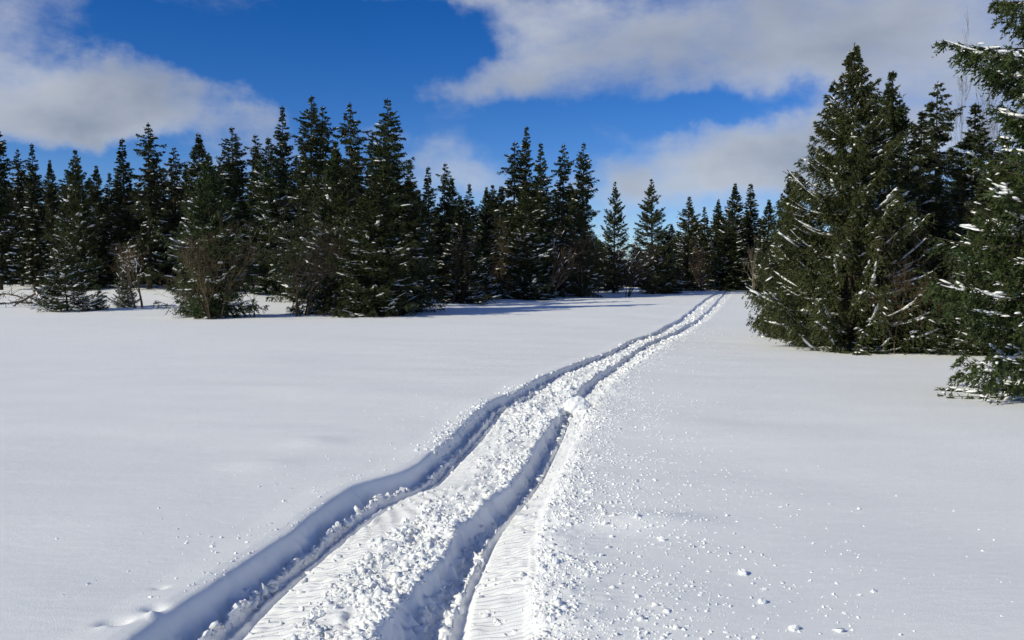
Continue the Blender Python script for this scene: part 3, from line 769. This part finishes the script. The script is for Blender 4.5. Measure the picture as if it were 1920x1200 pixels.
# ------------------------------------------------------------------ bare trees and shrubs
def bare(name, px, Y, ytop, spread, mat, label, seed, stems=1, fan=.35, lean=0.0, levels=4, r0=.05, group=None, snow=0.0, kids=4, rise=.5, droop=0.0, first=.3):
    rng = np.random.default_rng(seed)
    X, Y, z = at(px, Y); d = pix_dir(px, ytop); H = CAM_Z + Y * d[2] / d[1] - z; sp = spread * Y / FPX
    P0, P1, R0, R1, LV = [], [], [], [], []

    def grow(p, dr, ln, r, lev):
        n = (5, 4, 3, 2, 2)[lev]
        q = p; dd = dr
        nodes = []
        for k in range(n):
            dd = unit(dd + rng.normal(0, .10 + .05 * lev, 3) + np.array([0, 0, (.06 if lev else .03) - droop * (lev > 1)]))
            e = q + dd * ln / n
            ra = r * (1 - .62 * k / n); rb = r * (1 - .62 * (k + 1) / n)
            P0.append(q); P1.append(e); R0.append(ra); R1.append(rb); LV.append(lev)
            nodes.append((e, dd, rb, (k + 1) / n)); q = e
        if lev >= levels: return
        m = kids + (2 if lev == 0 else 0)
        for j in range(m):
            f = rng.uniform(first if lev == 0 else .25, 1.0)
            e, dd2, rb, _ = nodes[min(n - 1, int(f * n))]
            side = unit(rng.normal(size=3) * np.array([1, 1, .35]))
            nd = unit(dd2 * (rise + .2) + side * rng.uniform(.5, .95))
            grow(e, nd, ln * rng.uniform(.42, .68), max(rb * .62, .003 / H), lev + 1)
    for s in range(stems):
        a = rng.uniform(0, 2 * pi) if stems > 1 else 0
        f = fan * rng.uniform(.3, 1.0) if stems > 1 else 0
        dr = unit(np.array([f * cos(a) + lean, f * sin(a), 1.0]))
        grow(np.array([.06 * cos(a) * (stems > 1), .06 * sin(a) * (stems > 1), -.15]), dr, .62 * rng.uniform(.8, 1.1), r0 / H * rng.uniform(.7, 1.1), 0)
    P0, P1, R0, R1, LV = map(np.array, (P0, P1, R0, R1, LV))
    # fit the grown tree to its real height and spread
    top = np.percentile(P1[:, 2], 99.7); wid = np.percentile(np.abs(P1[:, 0] - lean * P1[:, 2]), 98)
    sc = np.array([sp / wid, sp / wid, H / top]); P0 = P0 * sc; P1 = P1 * sc
    mn = max(.0028, .00008 * Y); R0 = np.maximum(R0 * H, mn); R1 = np.maximum(R1 * H, mn * .85)
    root = empty(name, (X, Y, z)); main = LV <= 1
    v, f = tubes(P0[main], P1[main], R0[main], R1[main], 6); mesh_obj('trunk', v, f, mat, root, True)
    v, f = tubes(P0[~main], P1[~main], R0[~main], R1[~main], 3); tag(mesh_obj('twigs', v, f, mat, root, True), kind='stuff')
    if snow > 0:
        hz = np.linalg.norm((P1 - P0)[:, :2], axis=1) / np.maximum(np.linalg.norm(P1 - P0, axis=1), 1e-6)
        s = (hz > .5) & (rng.random(len(P0)) < snow) & (LV < 4)
        up = np.array([0, 0, 1.0]); off = (R0[s] * .8 + .012)[:, None] * up
        v, f = tubes(P0[s] + off, P1[s] + off, R0[s] * .8 + .014, R1[s] * .8 + .012, 5); tag(mesh_obj('snow_cover', v, f, M_TSNOW, root, True), kind='stuff')
    return tag(root, label, 'tree' if name == 'bare_tree' else 'shrub', group)


G_B = 'leafless trees and shrubs at the wood edge'
bare('bare_shrub', 405, 37.4, 408, 82, M_TWIG, 'brown fan-shaped leafless shrub in front of the big front spruce', 101, stems=7, fan=.34, levels=4, r0=.04, group=G_B, kids=4, rise=.95, first=.1)
bare('bare_tree', 560, 39.3, 372, 92, M_TWIG_DARK, 'dark wide leafless tree with several trunks, left of centre', 102, stems=4, fan=.32, levels=4, r0=.08, group=G_B, kids=4, rise=.5, first=.3)
bare('bare_tree', 640, 40.5, 415, 70, M_TWIG_DARK, 'dark leafless tree tangled with the wide one, on its right', 114, stems=2, fan=.25, levels=4, r0=.08, group=G_B, kids=5, rise=.45, first=.35)
bare('bare_shrub', 268, 45.5, 450, 46, M_TWIG, 'forked leafless shrub with snow on its arms, far left', 103, stems=2, fan=.4, levels=4, r0=.07, group=G_B, snow=.10, kids=4, rise=.55, first=.4)
bare('bare_shrub', 478, 38.4, 520, 13, M_TWIG_DARK, 'single thin bare sapling in the bright snow gap', 104, stems=1, levels=2, r0=.025, group=G_B, kids=3, first=.5)
bare('bare_tree', 847, 51, 420, 48, M_TWIG_DARK, 'slim leafless tree with single trunk right of the snowy shaded skirt', 105, stems=1, levels=4, r0=.10, group=G_B, kids=5, first=.3)
bare('bare_tree', 935, 58, 412, 55, M_TWIG, 'brownish leafless thicket tree left below the central group', 106, stems=4, fan=.3, levels=4, r0=.08, group=G_B, kids=4, rise=.6)
bare('bare_tree', 966, 57.5, 440, 34, M_TWIG_PALE, 'pale thin leafless stem rising in front of the central group', 107, stems=1, levels=3, r0=.06, group=G_B, kids=4, rise=.6)
bare('bare_tree', 1022, 58.5, 425, 40, M_TWIG, 'leafless tree leaning hard to the right below the central group', 108, stems=3, fan=.2, lean=.55, levels=4, r0=.15, group=G_B, snow=.08, kids=4, rise=.9, first=.25)
bare('bare_tree', 1098, 60.5, 430, 56, M_TWIG_DARK, 'dark leafless tree right of the leaning one', 109, stems=2, fan=.3, levels=4, r0=.11, group=G_B, kids=5, rise=.5)
bare('bare_shrub', 1168, 63, 438, 62, M_TWIG_DARK, 'sprawling leafless shrub under the dark free-standing young spruce', 110, stems=5, fan=.6, levels=4, r0=.045, group=G_B, snow=.06, kids=4, rise=.5)
bare('bare_shrub', 1312, 72, 452, 34, M_TWIG_RED, 'reddish leafless shrub left of the track end', 111, stems=3, fan=.3, levels=4, r0=.08, group=G_B, kids=4, rise=.6)
bare('bare_tree', 1412, 66, 440, 20, M_TWIG_PALE, 'pale slender birch-like trunk right of the track end', 112, stems=2, fan=.15, levels=3, r0=.07, group=G_B, kids=4, rise=.7)
bare('bare_shrub', 1672, 21.6, 425, 85, M_TWIG, 'brown leafless shrub leaning over the big right spruce foot', 113, stems=3, fan=.4, lean=.12, levels=4, r0=.022, group=G_B, kids=4, rise=.6, first=.3)
bare('bare_tree', 1838, 31, 62, 125, M_TWIG, 'high leafless tree whose fine twigs stand against cloud, upper right', 115, stems=3, fan=.5, levels=4, r0=.045, group=G_B, kids=5, rise=.75, first=.35)
bare('bare_tree', 1760, 26.5, 300, 70, M_TWIG, 'brown leafless tree mixed into the middle right spruces', 116, stems=2, fan=.25, levels=4, r0=.07, group=G_B, kids=5, rise=.6, first=.3)

# ------------------------------------------------------------------ fallen branches and logs
def limb(name, pts, r0, r1, mat, label, cat, twigs=0, snow=.0, seed=1, group=None):
    """a lying limb through world points, with side twigs and a snow ridge"""
    rng = np.random.default_rng(seed); pts = np.array(pts, float)
    s = np.linspace(0, 1, 15); k = np.linspace(0, 1, len(pts))
    c = np.stack([np.interp(s, k, pts[:, j]) for j in range(3)], 1)
    c[1:-1] = (c[:-2] + 2 * c[1:-1] + c[2:]) / 4; c += rng.normal(0, r0 * .35, c.shape)
    r = r0 + (r1 - r0) * s
    org = c[0].copy(); c = c - org
    root = empty(name, org)
    v, f = tubes(c[:-1], c[1:], r[:-1], r[1:], 7); mesh_obj('stem', v, f, mat, root, True)
    if twigs:
        P0, P1, R0, R1 = [], [], [], []
        for _ in range(twigs):
            i = rng.integers(2, 14); q = c[i]; dd = unit(rng.normal(size=3) * np.array([1, .7, .6]) + np.array([.3, 0, .25])); ln = rng.uniform(.3, .9); ra = max(.006, r[i] * .4)
            for m in range(5):
                e = q + dd * ln / 5; P0.append(q); P1.append(e); R0.append(ra * (1 - m * .16)); R1.append(ra * (1 - (m + 1) * .16)); q = e
                dd = unit(dd + rng.normal(0, .2, 3) + np.array([0, 0, -.2]))
        v, f = tubes(*map(np.array, (P0, P1, R0, R1)), 4); tag(mesh_obj('side_twigs', v, f, mat, root, True), kind='stuff')
    if snow:
        up = np.array([0, 0, 1.0]); on = rng.random(14) < snow
        w = np.maximum(r * .85, .014) * rng.uniform(.8, 1.2, 15); cc = c + up * (r * .55 + .01)[:, None]
        v, f = tubes(cc[:-1][on], cc[1:][on], w[:-1][on], w[1:][on], 6); tag(mesh_obj('snow_cover', v, f, M_TSNOW, root, True), kind='stuff')
    return tag(root, label, cat, group)


def gp(px, py, up=0.0):
    x, y = pix_ground(px, py); return (x, y, float(ground_h(np.array([x]), np.array([y]))[0]) + up)


G_F = 'fallen branches at the far left'
limb('fallen_branch', [gp(-40, 572, .1), gp(0, 571, .6), gp(35, 572, .5), gp(62, 574, .0)], .055, .025, M_TWIG, 'arched bare branch lying in snow at the left picture edge', 'branch', 40, .3, 1, G_F)
limb('fallen_branch', [gp(25, 574, .0), gp(58, 573, .5), gp(88, 572, .8), gp(112, 571, .45)], .06, .025, M_TWIG, 'higher arched branch with snow next to the small bushy spruce', 'branch', 36, .45, 2, G_F)
limb('fallen_branch', [gp(-30, 577, .15), gp(30, 577, .3), gp(75, 578, .2), gp(104, 578, .02)], .05, .02, M_TWIG_DARK, 'lowest dark branch lying flat in front of the arched ones', 'branch', 36, .3, 3, G_F)
limb('fallen_branch', [gp(62, 577, 1.0), gp(72, 577, .6), gp(84, 578, .25), gp(98, 579, .0)], .06, .03, M_TWIG, 'short broken branch propped up with a snow cap', 'branch', 10, .6, 4, G_F)
limb('fallen_log', [gp(1695, 652, .10), gp(1740, 654, .09), gp(1780, 656, .08), gp(1822, 657, .07)], .05, .04, M_TWIG, 'thin fallen log with snow along its top at the right', 'log', 0, .9, 5)
limb('fallen_branch', [gp(1655, 650, .18), gp(1668, 652, .09), gp(1682, 655, .04), gp(1694, 657, .02)], .03, .02, M_TWIG_PALE, 'short snowy stick slanting down left of the fallen log', 'branch', 2, .8, 6)

print('field faces', nf, 'crumbs', nc, 'tris', sum(len(m.loops) - 2 * len(m.polygons) for m in bpy.data.meshes))
for o in bpy.data.objects:
    if 'proto' in o: del o['proto']
